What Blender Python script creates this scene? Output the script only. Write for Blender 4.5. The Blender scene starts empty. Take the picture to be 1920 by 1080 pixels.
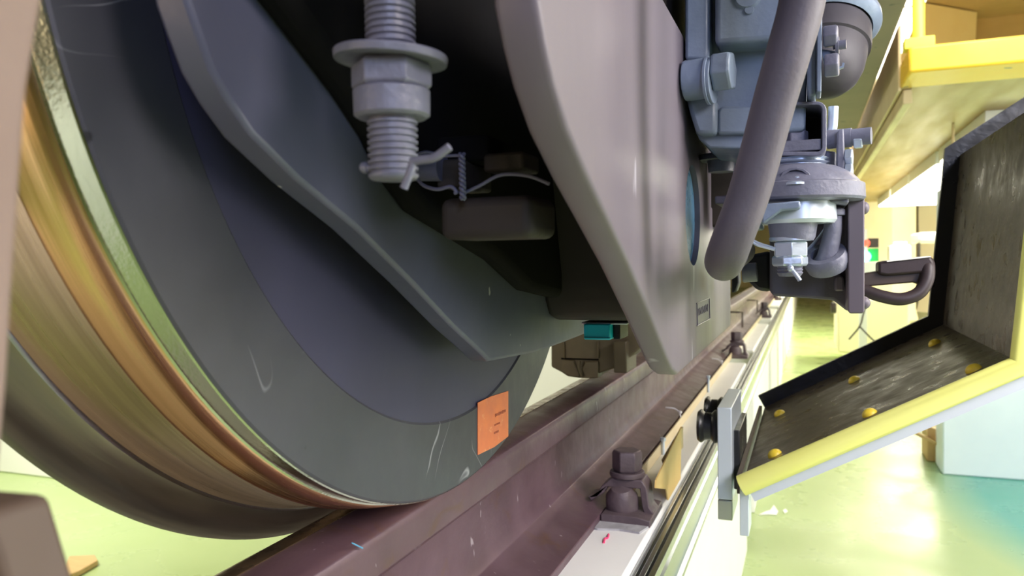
import bpy, math, random
from mathutils import Vector, Matrix
random.seed(7)
R = math.radians
S = bpy.context.scene
# ------------------------------------------------------------------ camera
CX, CZ, FPX = 0.3626, 0.2177, 1428.2
CR = Vector((0.93273425, 0.36020795, -0.01603247))
CF = Vector((-0.3605547, 0.93211526, -0.03408006))
CU = Vector((0.00266821, 0.03756822, 0.9992905))
CAM = Vector((CX, 0, CZ))
cd = bpy.data.cameras.new('camera'); cam = bpy.data.objects.new('camera', cd); S.collection.objects.link(cam)
m = Matrix.Identity(4)
for i in range(3):
    m[i][0] = CR[i]; m[i][1] = CU[i]; m[i][2] = -CF[i]; m[i][3] = CAM[i]
cam.matrix_world = m
cd.sensor_width = 36; cd.lens = FPX / 1920 * 36; cd.clip_start = 0.01; cd.clip_end = 200
cd.dof.use_dof = True; cd.dof.focus_distance = 0.72; cd.dof.aperture_fstop = 11
S.camera = cam
# ------------------------------------------------------------------ world, exposure, hall lights and added fills
S.view_settings.view_transform = 'Standard'; S.view_settings.look = 'None'
S.view_settings.exposure = -0.12; S.view_settings.gamma = 1; S.view_settings.use_curve_mapping = False
w = bpy.data.worlds.new('hall_air'); S.world = w; w.use_nodes = True
w.node_tree.nodes['Background'].inputs[0].default_value = (1.0, 0.9, 0.68, 1)
w.node_tree.nodes['Background'].inputs[1].default_value = 0.06


def area(name, loc, target, size, power, col, sy=None):
    l = bpy.data.lights.new(name, 'AREA'); l.energy = power; l.color = col; l.size = size
    if sy: l.shape = 'RECTANGLE'; l.size_y = sy
    o = bpy.data.objects.new(name, l); S.collection.objects.link(o); o.location = loc
    o.rotation_euler = (Vector(target) - Vector(loc)).to_track_quat('-Z', 'Y').to_euler()
    return o


# cool key light, its source unseen, behind and right of the camera
area('cool_key_light', (1.35, -1.7, .95), (0.15, 0.6, 0.2), .5, 25, (0.56, 0.64, 1.0), .8)
# warm fluorescent rows over the side pits
area('hall_lamp_right', (2.0, 3.2, 0.95), (1.2, 3.4, -0.9), 0.5, 82, (1.0, 0.95, 0.84), 4.0)
area('hall_lamp_far', (1.6, 9.0, 1.6), (1.2, 9.0, -0.9), 1.6, 1000, (1.0, 0.93, 0.70), 7.0)
area('end_wall_fill', (2.6, 9.5, .6), (2.2, 16, .6), 1.0, 420, (1.0, 0.92, 0.72), 1.0)  # added fill, brightens the far wall and columns
area('far_floor_fill', (1.35, 9.5, .7), (.35, 9.5, -.88), .3, 240, (1.0, 0.95, 0.74), 10.0)  # added fill for the dark far floor beside the train
area('hall_lamp_left', (-3.0, 2.2, 2.0), (-1.8, 2.4, -0.9), 1.2, 95, (1.0, 0.97, 0.82), 4.0)
area('left_bench_fill', (-2.6, 1.6, .7), (-2.4, 5.2, -.1), .5, 70, (1.0, .97, .9), .5)  # added fill aimed at the white bench and screen
area('plinth_top_fill', (1.6, -.2, .9), (.4, 1.3, -.3), .5, 17, (1.0, .90, .88))  # added fill that whitens the plinth top
area('rail_side_fill', (1.0, .7, .62), (.12, 1.15, -.2), .3, 9, (1.0, .95, .92))  # added fill close to the rail and trolley
area('opposite_plinth_fill', (-.75, -.7, .35), (-1.35, -.3, -.4), .3, 14, (1.0, .95, .8))  # added fill on the opposite plinth, for its reflection in the tread
area('plinth_side_fill', (2.7, 1.2, .15), (.15, 1.6, -.55), .6, 48, (1.0, .97, .93), 2.0)  # added fill that whitens the plinth side face
area('pit_lamp', (-.55, -.75, .15), (.1, .35, .3), .3, 3.5, (1.0, .74, .48))


# ------------------------------------------------------------------ geometry helpers
def ray(px, py):
    return CF + CR * ((px - 960) / FPX) + CU * ((540 - py) / FPX)


def at(px, py, X=None, Y=None, Z=None, D=None):
    r = ray(px, py)
    if X is not None: t = (X - CAM.x) / r.x
    elif Y is not None: t = (Y - CAM.y) / r.y
    elif Z is not None: t = (Z - CAM.z) / r.z
    else: t = D
    return CAM + r * t


def frame_of(ax):
    ax = Vector(ax).normalized()
    up = Vector((0, 0, 1)) if abs(ax.z) < .9 else Vector((0, -1, 0))
    u = up.cross(ax).normalized(); v = ax.cross(u).normalized()
    return ax, u, v


class MB:
    def __init__(s): s.v = []; s.f = []

    def add(s, vs, fs):
        b = len(s.v); s.v += [Vector(p) for p in vs]; s.f += [[b + i for i in f] for f in fs]; return s

    def box(s, c, d, rot=None):
        x, y, z = d[0] / 2, d[1] / 2, d[2] / 2
        vs = [Vector((i, j, k)) for i in (-x, x) for j in (-y, y) for k in (-z, z)]
        if rot is not None: vs = [rot @ p for p in vs]
        c = Vector(c)
        return s.add([c + p for p in vs], [(0, 1, 3, 2), (4, 6, 7, 5), (0, 4, 5, 1), (2, 3, 7, 6), (0, 2, 6, 4), (1, 5, 7, 3)])

    def b2(s, x0, x1, y0, y1, z0, z1):
        return s.box(((x0 + x1) / 2, (y0 + y1) / 2, (z0 + z1) / 2), (abs(x1 - x0), abs(y1 - y0), abs(z1 - z0)))

    def ext(s, pts, off):
        n = len(pts); off = Vector(off); a = [Vector(p) for p in pts]
        return s.add(a + [p + off for p in a], [list(range(n))[::-1], list(range(n, 2 * n))] +
                     [(i, (i + 1) % n, n + (i + 1) % n, n + i) for i in range(n)])

    def lathe(s, prof, o, ax, n=48, closed=False, a0=0, a1=None, cap=True):
        """prof: list of (t along axis, radius)"""
        ax, u, v = frame_of(ax); o = Vector(o); full = a1 is None
        k = n if full else n + 1; vs = []; fs = []
        for t, r in prof:
            for i in range(k):
                a = a0 + (2 * math.pi if full else a1 - a0) * i / n
                vs.append(o + ax * t + (u * math.cos(a) + v * math.sin(a)) * max(r, 1e-5))
        m_ = len(prof)
        for j in range(m_ if closed else m_ - 1):
            j2 = (j + 1) % m_
            for i in range(n):
                i2 = (i + 1) % k
                fs.append((j * k + i, j * k + i2, j2 * k + i2, j2 * k + i))
        if full and not closed and cap:
            fs.append(list(range(k))[::-1]); fs.append([(m_ - 1) * k + i for i in range(k)])
        return s.add(vs, fs)

    def cyl(s, p0, p1, r, n=32, r1=None):
        p0, p1 = Vector(p0), Vector(p1); L = (p1 - p0).length
        return s.lathe([(0, r), (L, r if r1 is None else r1)], p0, p1 - p0, n)

    def hexa(s, p0, p1, af, ph=0, cham=.12):
        p0, p1 = Vector(p0), Vector(p1); L = (p1 - p0).length; rc = af / math.sqrt(3)
        ax, u, v = frame_of(p1 - p0); vs = []; n = 6
        prof = [(0, rc * .9), (L * cham, rc), (L * (1 - cham), rc), (L, rc * .9)]
        for t, r in prof:
            for i in range(n):
                a = ph + i * math.pi / 3; vs.append(p0 + ax * t + (u * math.cos(a) + v * math.sin(a)) * r)
        fs = [(j * n + i, j * n + (i + 1) % n, (j + 1) * n + (i + 1) % n, (j + 1) * n + i) for j in range(3) for i in range(n)]
        return s.add(vs, fs + [list(range(n))[::-1], [18 + i for i in range(n)]])

    def tube(s, pts, r, n=16, sub=6):
        P = [Vector(p) for p in pts]
        if sub > 1 and len(P) > 2:
            Q = []; rr = []
            for i in range(len(P) - 1):
                a = P[max(i - 1, 0)]; b = P[i]; c = P[i + 1]; d = P[min(i + 2, len(P) - 1)]
                for k in range(sub):
                    t = k / sub
                    Q.append(.5 * ((2 * b) + (c - a) * t + (2 * a - 5 * b + 4 * c - d) * t * t + (3 * b - a - 3 * c + d) * t ** 3))
                    if isinstance(r, (list, tuple)): rr.append(r[i] + (r[i + 1] - r[i]) * t)
            Q.append(P[-1])
            if isinstance(r, (list, tuple)): rr.append(r[-1]); r = rr
            P = Q
        k = len(P); R_ = r if isinstance(r, (list, tuple)) else [r] * k
        vs = []; u = None
        for i, p in enumerate(P):
            t = (P[min(i + 1, k - 1)] - P[max(i - 1, 0)]).normalized()
            if u is None: _, u, _ = frame_of(t)
            u = (u - t * u.dot(t)).normalized(); v = t.cross(u)
            for j in range(n):
                a = 2 * math.pi * j / n; vs.append(p + (u * math.cos(a) + v * math.sin(a)) * R_[i])
        fs = [(i * n + j, i * n + (j + 1) % n, (i + 1) * n + (j + 1) % n, (i + 1) * n + j) for i in range(k - 1) for j in range(n)]
        return s.add(vs, fs + [list(range(n))[::-1], [(k - 1) * n + j for j in range(n)]])

    def dome(s, o, ax, r, h, n=24):
        return s.lathe([(-.002, r)] + [(h * math.sin(a), r * math.cos(a)) for a in [i * math.pi / 16 for i in range(9)]], o, ax, n)

    def build(s, name, mat, parent=None, bevel=0, smooth=True, label=None, ang=35, seg=2):
        me = bpy.data.meshes.new(name); me.from_pydata([tuple(p) for p in s.v], [], s.f)
        import bmesh
        bm = bmesh.new(); bm.from_mesh(me); bmesh.ops.recalc_face_normals(bm, faces=bm.faces); bm.to_mesh(me); bm.free()
        me.materials.append(mat)
        if smooth: me.shade_smooth(); me.set_sharp_from_angle(angle=R(ang))
        o = bpy.data.objects.new(name, me); S.collection.objects.link(o)
        if parent is not None:
            o.parent = parent; q = parent; off = Vector((0, 0, 0))
            while q is not None: off += q.location; q = q.parent
            o.location = -off
        if bevel:
            b = o.modifiers.new('bevel', 'BEVEL'); b.width = bevel; b.segments = seg; b.limit_method = 'ANGLE'; b.angle_limit = R(30)
            b.harden_normals = False
        if label: o['label'] = label
        return o


def tag(o, label=None, cat=None, group=None, kind=None):
    if label: o['label'] = label
    if cat: o['category'] = cat
    if group: o['group'] = group
    if kind: o['kind'] = kind
    return o


def thing(name, loc, label, cat, group=None, kind=None):
    o = bpy.data.objects.new(name, None); S.collection.objects.link(o); o.location = loc; o.empty_display_size = .05
    return tag(o, label, cat, group, kind)


def copy_tree(o, loc, label=None, parent=None):
    c = o.copy(); S.collection.objects.link(c)
    if parent is None:
        c.location = loc
        if label: c['label'] = label
    else: c.parent = parent
    for ch in list(o.children): copy_tree(ch, None, None, c)
    return c


# ------------------------------------------------------------------ materials
def mat(name, col, rough=.5, metal=0., col2=None, scale=8., amt=.5, bump=0., bscale=60., rvar=0., spec=.5,
        scratch=None, stretch=(1, 1, 1), fleck=None, emit=None, estr=0.):
    M = bpy.data.materials.new(name); M.use_nodes = True; nt = M.node_tree; N = nt.nodes; L = nt.links
    b = N['Principled BSDF']; b.inputs['Roughness'].default_value = rough; b.inputs['Metallic'].default_value = metal
    b.inputs['Specular IOR Level'].default_value = spec
    b.inputs['Base Color'].default_value = (*col, 1)
    tc = N.new('ShaderNodeTexCoord'); mp = N.new('ShaderNodeMapping'); mp.inputs['Scale'].default_value = stretch
    L.new(tc.outputs['Object'], mp.inputs[0])
    out = None

    def noise(sc, det=4., src=mp, dist=0.):
        n = N.new('ShaderNodeTexNoise'); n.inputs['Scale'].default_value = sc; n.inputs['Detail'].default_value = det
        n.inputs['Distortion'].default_value = dist; L.new(src.outputs[0], n.inputs['Vector']); return n

    def ramp(src, a, b_, lo=0., hi=1.):
        r = N.new('ShaderNodeMapRange'); L.new(src, r.inputs[0]); r.inputs[1].default_value = a; r.inputs[2].default_value = b_
        r.inputs[3].default_value = lo; r.inputs[4].default_value = hi; return r.outputs[0]

    def mix(fac, A, B):
        x = N.new('ShaderNodeMix'); x.data_type = 'RGBA'; L.new(fac, x.inputs[0])
        for k, q in ((6, A), (7, B)):
            if isinstance(q, tuple): x.inputs[k].default_value = (*q, 1)
            else: L.new(q, x.inputs[k])
        return x.outputs[2]
    cur = col
    if col2:
        n = noise(scale, 6.); cur = mix(ramp(n.outputs[0], .5 - .3 * (1.01 - amt), .5 + .3 * (1.01 - amt)), col, col2)
    if scratch:   # (scale, threshold, colour)
        n = noise(scratch[0], 3.5, mp, .8); n2 = noise(scratch[0] * 1.7, 1., mp)
        ma = N.new('ShaderNodeMath'); ma.operation = 'SUBTRACT'; ma.inputs[1].default_value = .5; L.new(n.outputs[0], ma.inputs[0])
        mb = N.new('ShaderNodeMath'); mb.operation = 'ABSOLUTE'; L.new(ma.outputs[0], mb.inputs[0])
        f1 = ramp(mb.outputs[0], 0, scratch[1], 1, 0); f2 = ramp(n2.outputs[0], .52, .62)
        mm = N.new('ShaderNodeMath'); mm.operation = 'MULTIPLY'; L.new(f1, mm.inputs[0]); L.new(f2, mm.inputs[1])
        mm2 = N.new('ShaderNodeMath'); mm2.operation = 'MULTIPLY'; L.new(mm.outputs[0], mm2.inputs[0]); mm2.inputs[1].default_value = scratch[3] if len(scratch) > 3 else .6
        cur = mix(mm2.outputs[0], cur, scratch[2])
    if fleck:     # (scale, threshold, colour)
        mp2 = N.new('ShaderNodeMapping'); mp2.inputs['Scale'].default_value = fleck[3] if len(fleck) > 3 else (1, 1, 1)
        L.new(tc.outputs['Object'], mp2.inputs[0])
        n = noise(fleck[0], 2., mp2); cur = mix(ramp(n.outputs[0], fleck[1], fleck[1] + .03), cur, fleck[2])
    if not isinstance(cur, tuple): L.new(cur, b.inputs['Base Color'])
    if rvar:
        n = noise(scale * 2.3, 5.); L.new(ramp(n.outputs[0], .3, .7, max(rough - rvar, .02), min(rough + rvar, 1)), b.inputs['Roughness'])
    if bump:
        n = noise(bscale, 6.); bp = N.new('ShaderNodeBump'); bp.inputs['Strength'].default_value = bump; bp.inputs['Distance'].default_value = .002
        L.new(n.outputs[0], bp.inputs['Height']); L.new(bp.outputs[0], b.inputs['Normal'])
    if emit:
        b.inputs['Emission Color'].default_value = (*emit, 1); b.inputs['Emission Strength'].default_value = estr
    return M


frame_paint = mat('grey_frame_paint', (.125, .13, .19), .42, 0, (.09, .095, .145), 5, .4, .25, 45, .08, fleck=(60, .74, (.55, .55, .6)))
plate_paint = mat('grey_plate_paint', (.185, .158, .19), .42, 0, (.148, .127, .152), 4, .4, .12, 30, .08, fleck=(26, .73, (.38, .36, .42), (1, 1.3, .45)), stretch=(1, 1, .3))
cast_paint = mat('blue_grey_casting_paint', (.26, .33, .43), .36, 0, (.19, .24, .33), 14, .3, .3, 130, .08, fleck=(90, .75, (.08, .1, .13)))
rough_cast = mat('rough_blue_casting', (.22, .50, .78), .3, 0, (.12, .3, .5), 30, .3, 1.0, 260, .05)
rod_paint = mat('grey_painted_steel', (.20, .205, .27), .42, 0, (.15, .155, .20), 40, .3, .3, 220, .1)
shade_black = mat('shade_black_paint', (.006, .006, .007), .9, 0, (.010, .009, .008), 6, .3, .2, 60, spec=.12)  # near-black stands in for deep shade around the frame
web_paint = mat('darkened_brown_grey_paint', (.030, .025, .023), .65, 0, (.042, .036, .031), 5, .3, .4, 60, .1, spec=.3)  # brown grey, darkened to deepen the shade between the frame plates
wheel_face = mat('dark_slate_wheel_steel', (.046, .046, .058), .42, .1, (.075, .076, .096), 9, .2, .10, 80, .08,
                 scratch=(5.0, .0022, (.45, .46, .50), .75), fleck=(38, .74, (.025, .025, .03)))
web_face = mat('purple_grey_wheel_web', (.060, .057, .115), .5, .1, (.045, .042, .08), 6, .3, .1, 60)
tread = mat('brown_worn_tread_steel', (.58, .43, .31), .30, 1., (.40, .28, .20), 9, .3, .04, 40, .06, stretch=(14, .3, .3))
tread_gold = mat('golden_polished_tread_steel', (.92, .62, .32), .24, 1., (.74, .47, .22), 10, .3, .05, 40, .05, stretch=(16, .3, .3))
band = mat('machined_rim_band', (.55, .60, .50), .16, 1., None, bump=.08, bscale=400)
flange_m = mat('dull_flange_steel', (.20, .19, .165), .38, .9, (.30, .26, .20), 9, .3, .08, 30, .1, stretch=(9, .6, .6))
rail_m = mat('brown_rail_steel', (.098, .054, .068), .40, .1, (.145, .085, .108), 10, .35, .25, 70, .1,
             fleck=(75, .725, (.36, .30, .33), (1, 1.2, .45)), scratch=(7, .02, (.12, .06, .03), .5))
run_m = mat('worn_rail_crown', (.33, .24, .15), .28, .9, (.2, .14, .09), 20, .3, .1, 100, .1)
rust_m = mat('brown_fastening_iron', (.10, .075, .085), .5, .1, (.15, .11, .12), 30, .3, .5, 120)
rust2_m = mat('rusty_orange_iron', (.26, .13, .07), .6, .1, (.16, .08, .05), 30, .3, .5, 120)
conc = mat('white_painted_concrete', (.93, .93, .91), .6, 0, (.89, .89, .87), 8, .3, .2, 60, fleck=(6, .74, (.55, .56, .58)))
blueconc = mat('pale_blue_painted_concrete', (.74, .84, .90), .5, 0, (.68, .78, .86), 5, .3, .2, 60, fleck=(9, .70, (.48, .55, .62)))
alu = mat('anodised_aluminium', (.50, .52, .54), .25, 1., (.42, .43, .44), 12, .3, .05, 100, stretch=(1, .2, 1))
alu_plate = mat('satin_aluminium_plate', (.66, .74, .80), .34, .3, None, bump=.04, bscale=90)
black_gloss = mat('glossy_black_paint', (.010, .011, .014), .34, 0, (.015, .015, .017), 20, .3, .25, 110, .08)
rubber = mat('black_rubber_mat', (.078, .062, .046), .34, 0, (.050, .040, .031), 12, .3, .45, 55, .12, fleck=(55, .73, (.11, .095, .08), (1, .35, 1)))
yellow = mat('yellow_foam_edge', (.86, .88, .22), .5, 0, (.88, .90, .30), 6, .3)
stud_y = mat('yellow_stud_plastic', (.83, .62, .05), .4, 0)
white_pl = mat('pale_blue_white_strip', (.62, .68, .78), .45)
hose_m = mat('grey_rubber_hose', (.12, .106, .128), .55, 0, (.10, .09, .107), 14, .3, .15, 260)
cable_m = mat('mauve_cable_sleeve', (.045, .030, .032), .5, 0, (.035, .024, .026), 20, .3, .1, 200)
bellows = mat('dusty_black_rubber', (.07, .064, .078), .55, 0, (.05, .046, .055), 12, .3, .2, 80)
zinc = mat('bright_zinc_steel', (.62, .70, .80), .32, .55, (.5, .58, .68), 40, .3, .15, 120)
cyan = mat('cyan_plastic', (.02, .66, .95), .35, 0)
olive = mat('olive_brown_casting', (.16, .13, .085), .55, 0, (.12, .10, .065), 20, .3, .2, 90)
foot_m = mat('brown_worn_steel', (.13, .09, .07), .6, 0, (.10, .07, .055), 7, .3, .2, 50)
post_m = mat('pinkish_grey_worn_steel', (.30, .22, .20), .6, 0, (.24, .17, .15), 7, .3, .2, 50)
orange = mat('orange_sticker', (.85, .24, .08), .5, 0, (.72, .20, .09), 60, .3, scratch=(60, .02, (.95, .6, .3), .4))
ink = mat('faded_brown_ink', (.42, .10, .05), .6)
seal_m = mat('white_nylon', (.72, .70, .72), .45)
cream = mat('cream_painted_steel', (.74, .62, .40), .45, 0, (.66, .54, .34), 9, .3)
amber = mat('amber_plastic_sheet', (.82, .56, .20), .5, 0)
duct = mat('ribbed_tan_duct', (.40, .30, .14), .5, 0)
beam_y = mat('yellow_beam_paint', (.92, .56, .03), .4, 0, (.9, .60, .06), 5, .3, fleck=(9, .70, (.35, .24, .08), (1, 1, .4)))
rail_y = mat('yellow_rail_paint', (.92, .86, .08), .4, 0)
under = mat('tan_sheet_underside', (.30, .19, .075), .42, 0, (.42, .28, .12), 2.2, .3, .05, 20, .1, stretch=(2, .35, 1))
carbody = mat('olive_grey_body_skirt', (.19, .145, .10), .6, 0, (.15, .115, .08), 3, .3, .2, 50, fleck=(11, .70, (.05, .045, .03)))
fascia = mat('cream_fascia_paint', (.78, .66, .42), .5, 0, (.62, .50, .30), 3, .3)
hallwall = mat('pale_cream_wall', (.92, .84, .60), .7, 0, (.88, .78, .52), 2, .3)
ceil_m = mat('beige_ceiling_paint', (.60, .47, .26), .7, 0, (.52, .41, .22), 3, .3)
tube_m = mat('lit_fluorescent_panel', (1, 1, .95), .5, emit=(1.0, .97, .84), estr=9)
bulb_m = mat('lit_lamp_glass', (1, 1, .95), .5, emit=(1.0, .95, .8), estr=14)
green_l = mat('lit_green_lamp', (.1, .9, .6), .5, emit=(.15, 1.0, .65), estr=9)
red_l = mat('lit_red_lamp', (.9, .1, .05), .5, emit=(1.0, .08, .05), estr=2.5)
green_p = mat('green_sign_panel', (.02, .45, .10), .4)
white_m = mat('white_enamel', (.85, .84, .78), .4)
dark_m = mat('dark_brown_steel', (.05, .036, .03), .5, 0, (.07, .05, .04), 12, .3)
black_m = mat('black_plastic', (.015, .015, .018), .4)
paper = mat('white_paper', (.9, .9, .86), .7)
pink = mat('pink_chalk_mark', (.85, .08, .22), .8)
bluem = mat('blue_chalk_mark', (.10, .35, .55), .8)
wood = mat('pale_wood', (.62, .42, .18), .6, 0, (.54, .36, .15), 12, .3, stretch=(1, 5, 1))
cabinet = mat('light_grey_enclosure', (.70, .70, .66), .5)
# floor: green epoxy, with a round teal patch by the pillar
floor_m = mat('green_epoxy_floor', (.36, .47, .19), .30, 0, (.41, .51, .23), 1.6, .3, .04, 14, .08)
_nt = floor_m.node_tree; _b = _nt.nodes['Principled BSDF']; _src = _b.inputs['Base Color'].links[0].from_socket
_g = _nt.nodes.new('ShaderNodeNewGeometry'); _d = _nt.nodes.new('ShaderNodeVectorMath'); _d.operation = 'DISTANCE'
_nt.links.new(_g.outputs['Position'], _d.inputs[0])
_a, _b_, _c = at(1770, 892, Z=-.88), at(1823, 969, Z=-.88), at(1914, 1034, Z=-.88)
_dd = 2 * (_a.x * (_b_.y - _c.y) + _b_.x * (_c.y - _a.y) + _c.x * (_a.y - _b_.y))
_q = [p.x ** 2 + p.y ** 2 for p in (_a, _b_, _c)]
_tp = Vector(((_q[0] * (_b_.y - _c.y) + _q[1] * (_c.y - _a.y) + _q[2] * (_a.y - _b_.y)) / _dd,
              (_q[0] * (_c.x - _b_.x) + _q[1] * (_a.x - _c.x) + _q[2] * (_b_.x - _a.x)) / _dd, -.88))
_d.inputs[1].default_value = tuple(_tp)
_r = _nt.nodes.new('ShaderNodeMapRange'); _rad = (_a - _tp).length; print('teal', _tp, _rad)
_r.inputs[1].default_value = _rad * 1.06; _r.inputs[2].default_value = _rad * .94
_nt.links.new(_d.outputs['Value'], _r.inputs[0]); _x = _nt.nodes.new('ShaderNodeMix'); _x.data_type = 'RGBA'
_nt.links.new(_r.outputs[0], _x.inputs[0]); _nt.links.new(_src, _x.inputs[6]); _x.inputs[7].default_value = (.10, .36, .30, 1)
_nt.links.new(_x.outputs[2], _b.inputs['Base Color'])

FZ = -.88   # pit floor level
# ------------------------------------------------------------------ setting
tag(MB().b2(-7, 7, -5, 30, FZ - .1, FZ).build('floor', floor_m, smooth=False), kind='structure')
tag(MB().b2(-7, 7, -5, 30, 4.2, 4.3).build('ceiling', ceil_m, smooth=False), kind='structure')
tag(MB().b2(-7.1, -7, -5, 30, FZ, 4.2).build('wall_left', hallwall, smooth=False), kind='structure')
tag(MB().b2(7, 7.1, -5, 30, FZ, 4.2).build('wall_right', hallwall, smooth=False), kind='structure')
tag(MB().b2(-7, 7, 30, 30.1, FZ, 4.2).build('wall_back', hallwall, smooth=False), kind='structure')
for i, y in enumerate((8, 11.5, 15, 18.5, 22)):
    tag(MB().b2(1.35, 6.9, y, y + .35, 3.7, 4.2).build('trim_%d' % (i + 1), ceil_m, bevel=.01), kind='structure')

# ------------------------------------------------------------------ running rail
def rail_profile():
    h = [(-.036, -.010), (-.034, -.004), (-.026, -.0008), (0, 0), (.026, -.0008), (.034, -.004), (.036, -.010), (.0365, -.036), (.030, -.043),
         (.013, -.051), (.0085, -.062), (.008, -.09), (.0085, -.120), (.014, -.138), (.030, -.147), (.075, -.1605), (.075, -.172)]
    return h + [(-x, z) for x, z in h[::-1][:-7]]
prof = rail_profile()
rail = thing('running_rail', (0, 0, -.172), 'brown steel running rail under the train wheel, crossing the photo diagonally', 'rail')
MB().ext([(x, -.35, z) for x, z in prof], (0, 26, 0)).build('rail_bar', rail_m, rail, bevel=.0012, ang=50)
MB().ext([(-.0355, -.35, -.0085), (-.034, -.35, -.0035), (-.026, -.35, -.0003), (-.012, -.35, .0003), (-.012, -.35, -.002), (-.034, -.35, -.009)], (0, 26, 0)).build('rail_crown', run_m, rail)
# small paint mark on the rail side
MB().tube([at(*p, X=.0372) for p in ((660, 1018), (668, 1022), (680, 1028))], .0006, 6).build('chalk_mark', bluem, rail, label='small blue mark')

# ------------------------------------------------------------------ white plinths carrying the rail
spans = [(-.3, 2.95, 'white painted plinth under the near stretch of the brown rail'),
         (3.4, 4.75, 'white plinth second along the rail, beyond the trolley'),
         (5.1, 6.15, 'white plinth third along the rail'), (6.5, 7.6, 'white plinth fourth along the rail'),
         (8.0, 24, 'long white plinth at the far end of the rail')]
for a, b, lb in spans:
    o = MB().b2(-.26, .152, a, b, FZ, -.1722).build('rail_plinth', conc, bevel=.004)
    tag(o, lb, 'plinth', 'white plinths carrying the rail')
o = MB().tube([at(1132, 1018, Z=-.1716), at(1134, 1010, Z=-.1716), at(1139, 1009, Z=-.1716), at(1141, 1002, Z=-.1716)], .0016, 6).build('paint_daub', pink)
tag(o, 'small pink daub of paint on the white plinth top', 'paint mark')

# ------------------------------------------------------------------ wheel
WY, WR, WX = .648, .43, .058
wheel = thing('wheelset', (WX - .07, WY, WR), 'big steel train wheel with dark outer face and polished tread on the rail', 'train wheel')
o0 = (WX, WY, WR); ax = (-1, 0, 0)   # t runs inboard from the outer face
N = 220
MB().lathe([(.0015, .356), (.0, .358), (.0, .4195), (.0012, .4212)], o0, ax, N, cap=False).build('rim_face', wheel_face, wheel, ang=30)
MB().lathe([(.0012, .4214), (.002, .4224), (.0148, .4228), (.0155, .4240)], o0, ax, N, cap=False).build('rim_band', band, wheel, ang=30, label='mirror bright machined band at the rim edge')
MB().lathe([(.0155, .4240), (.0170, .4255), (.030, .4280), (.0445, .4293), (.0462, .4302)], o0, ax, N, cap=False).build('outer_tread', tread_gold, wheel, ang=40, label='golden outer tread band')
MB().lathe([(.0462, .4302), (.052, .4299), (.070, .4303), (.088, .4312), (.098, .4332), (.1035, .4352)], o0, ax, N, cap=False).build('tread', tread, wheel, ang=40, label='brown inner tread')
MB().lathe([(.1025, .4349), (.1035, .4357), (.1046, .4370)], o0, ax, N, cap=False).build('throat_highlight', alu, wheel, label='bright highlight line at the flange throat')  # bright ring puts a highlight along the flange throat
MB().lathe([(.1046, .4368), (.1055, .4385), (.112, .4475), (.119, .4560), (.126, .4610), (.132, .4630), (.1363, .4632), (.140, .4600), (.1405, .40), (.1405, .34), (.10, .31), (.08, .20), (.12, .13), (.13, .10)], o0, ax, N, cap=False).build('flange', flange_m, wheel, ang=30)
MB().lathe([(.0015, .3562), (.006, .350), (.018, .336), (.032, .316), (.046, .29), (.055, .26), (.058, .22), (.045, .165), (.012, .135), (.0, .125), (.0, .02)], o0, ax, 120).build('wheel_web', web_face, wheel)
# sticker: a thin orange label on the rim face, QR code left out
sx = WX + .0006
def wf(px, py, e=0): return at(px, py, X=WX + e)
stk = [(895, 755), (920, 743), (952, 733), (952, 818), (926, 838), (895, 853)]
st = MB().ext([wf(*p) for p in stk], (.0007, 0, 0)).build('sticker', orange, wheel, smooth=False, label='orange paper label')
ink_mb = MB()
u0 = wf(925, 790, .0008)
def inkbar(px, py, w_, h_):
    ink_mb.ext([at(px - w_, py - h_, X=sx + .0003), at(px + w_, py - h_ - .5 * w_, X=sx + .0003), at(px + w_, py + h_ - .5 * w_, X=sx + .0003), at(px - w_, py + h_, X=sx + .0003)], (.0002, 0, 0))
for k in range(9): inkbar(929 + k * 2.3, 779 - k * 1.1, .7, 2.4 if k % 3 else 3.2)
for k in range(5): inkbar(928 + k * 2.2, 797 - k * 1.0, .6, 1.6)
for k in range(4): inkbar(927 + k * 2.4, 812 - k * 1.1, .7, 2.0)
ink_mb.build('printed_text', ink, st, smooth=False)

# ------------------------------------------------------------------ bogie axle-box frame: inner plate, outer plate, dark web
XI, XO = .1126, .2600
bogie = thing('axle_box_frame', (.19, .62, .13), 'grey painted two-plate axle box frame in front of the train wheel', 'bogie frame')
TI = .019
inner = [(351, 0), (371, 58), (397, 130), (429, 188), (474, 253), (559, 337), (669, 428), (773, 531), (850, 613), (905, 664), (918, 678)]
pin = [at(x, y, X=XI) for x, y in inner]
P0 = pin[0]
low = [(XI, .60, pin[-1].z - .0005), at(1000, 664, X=XI), at(1040, 648, X=XI), at(1110, 612, X=XI), at(1180, 588, X=XI)]
pts = [(XI, P0.y - .012, P0.z + .06), (XI, P0.y - .01, P0.z + .12)][::-1] + pin + [at(1000, 662, X=XI), at(1031, 652, X=XI), at(1058, 642, X=XI)]
last = pts[-1]; pts += [(XI, 1.10, last.z + .004), (XI, 1.12, .48), (XI, .3, .48)]
MB().ext(pts, (-TI, 0, 0)).build('inner_plate', frame_paint, bogie, bevel=.0028, seg=3)
TO = .020
outer = [(1008, 0), (1022, 80), (1040, 160), (1066, 245), (1102, 330), (1140, 410), (1180, 495), (1222, 595), (1252, 672), (1262, 694), (1272, 703)]
po = [at(x, y, X=XO) for x, y in outer]
Q0 = po[0]
rb = at(1370, 612, X=XO); zb = po[-1].z
ptso = [(XO, Q0.y - .006, Q0.z + .06), (XO, Q0.y - .008, Q0.z + .12)][::-1] + po + [(XO, rb.y, rb.z)] + [at(1370, 440, X=XO), at(1356, 420, X=XO), at(1334, 385, X=XO)]
tp = at(1334, 285, X=XO); ptso += [tp, (XO, tp.y, .42), (XO, .30, .42)]
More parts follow.
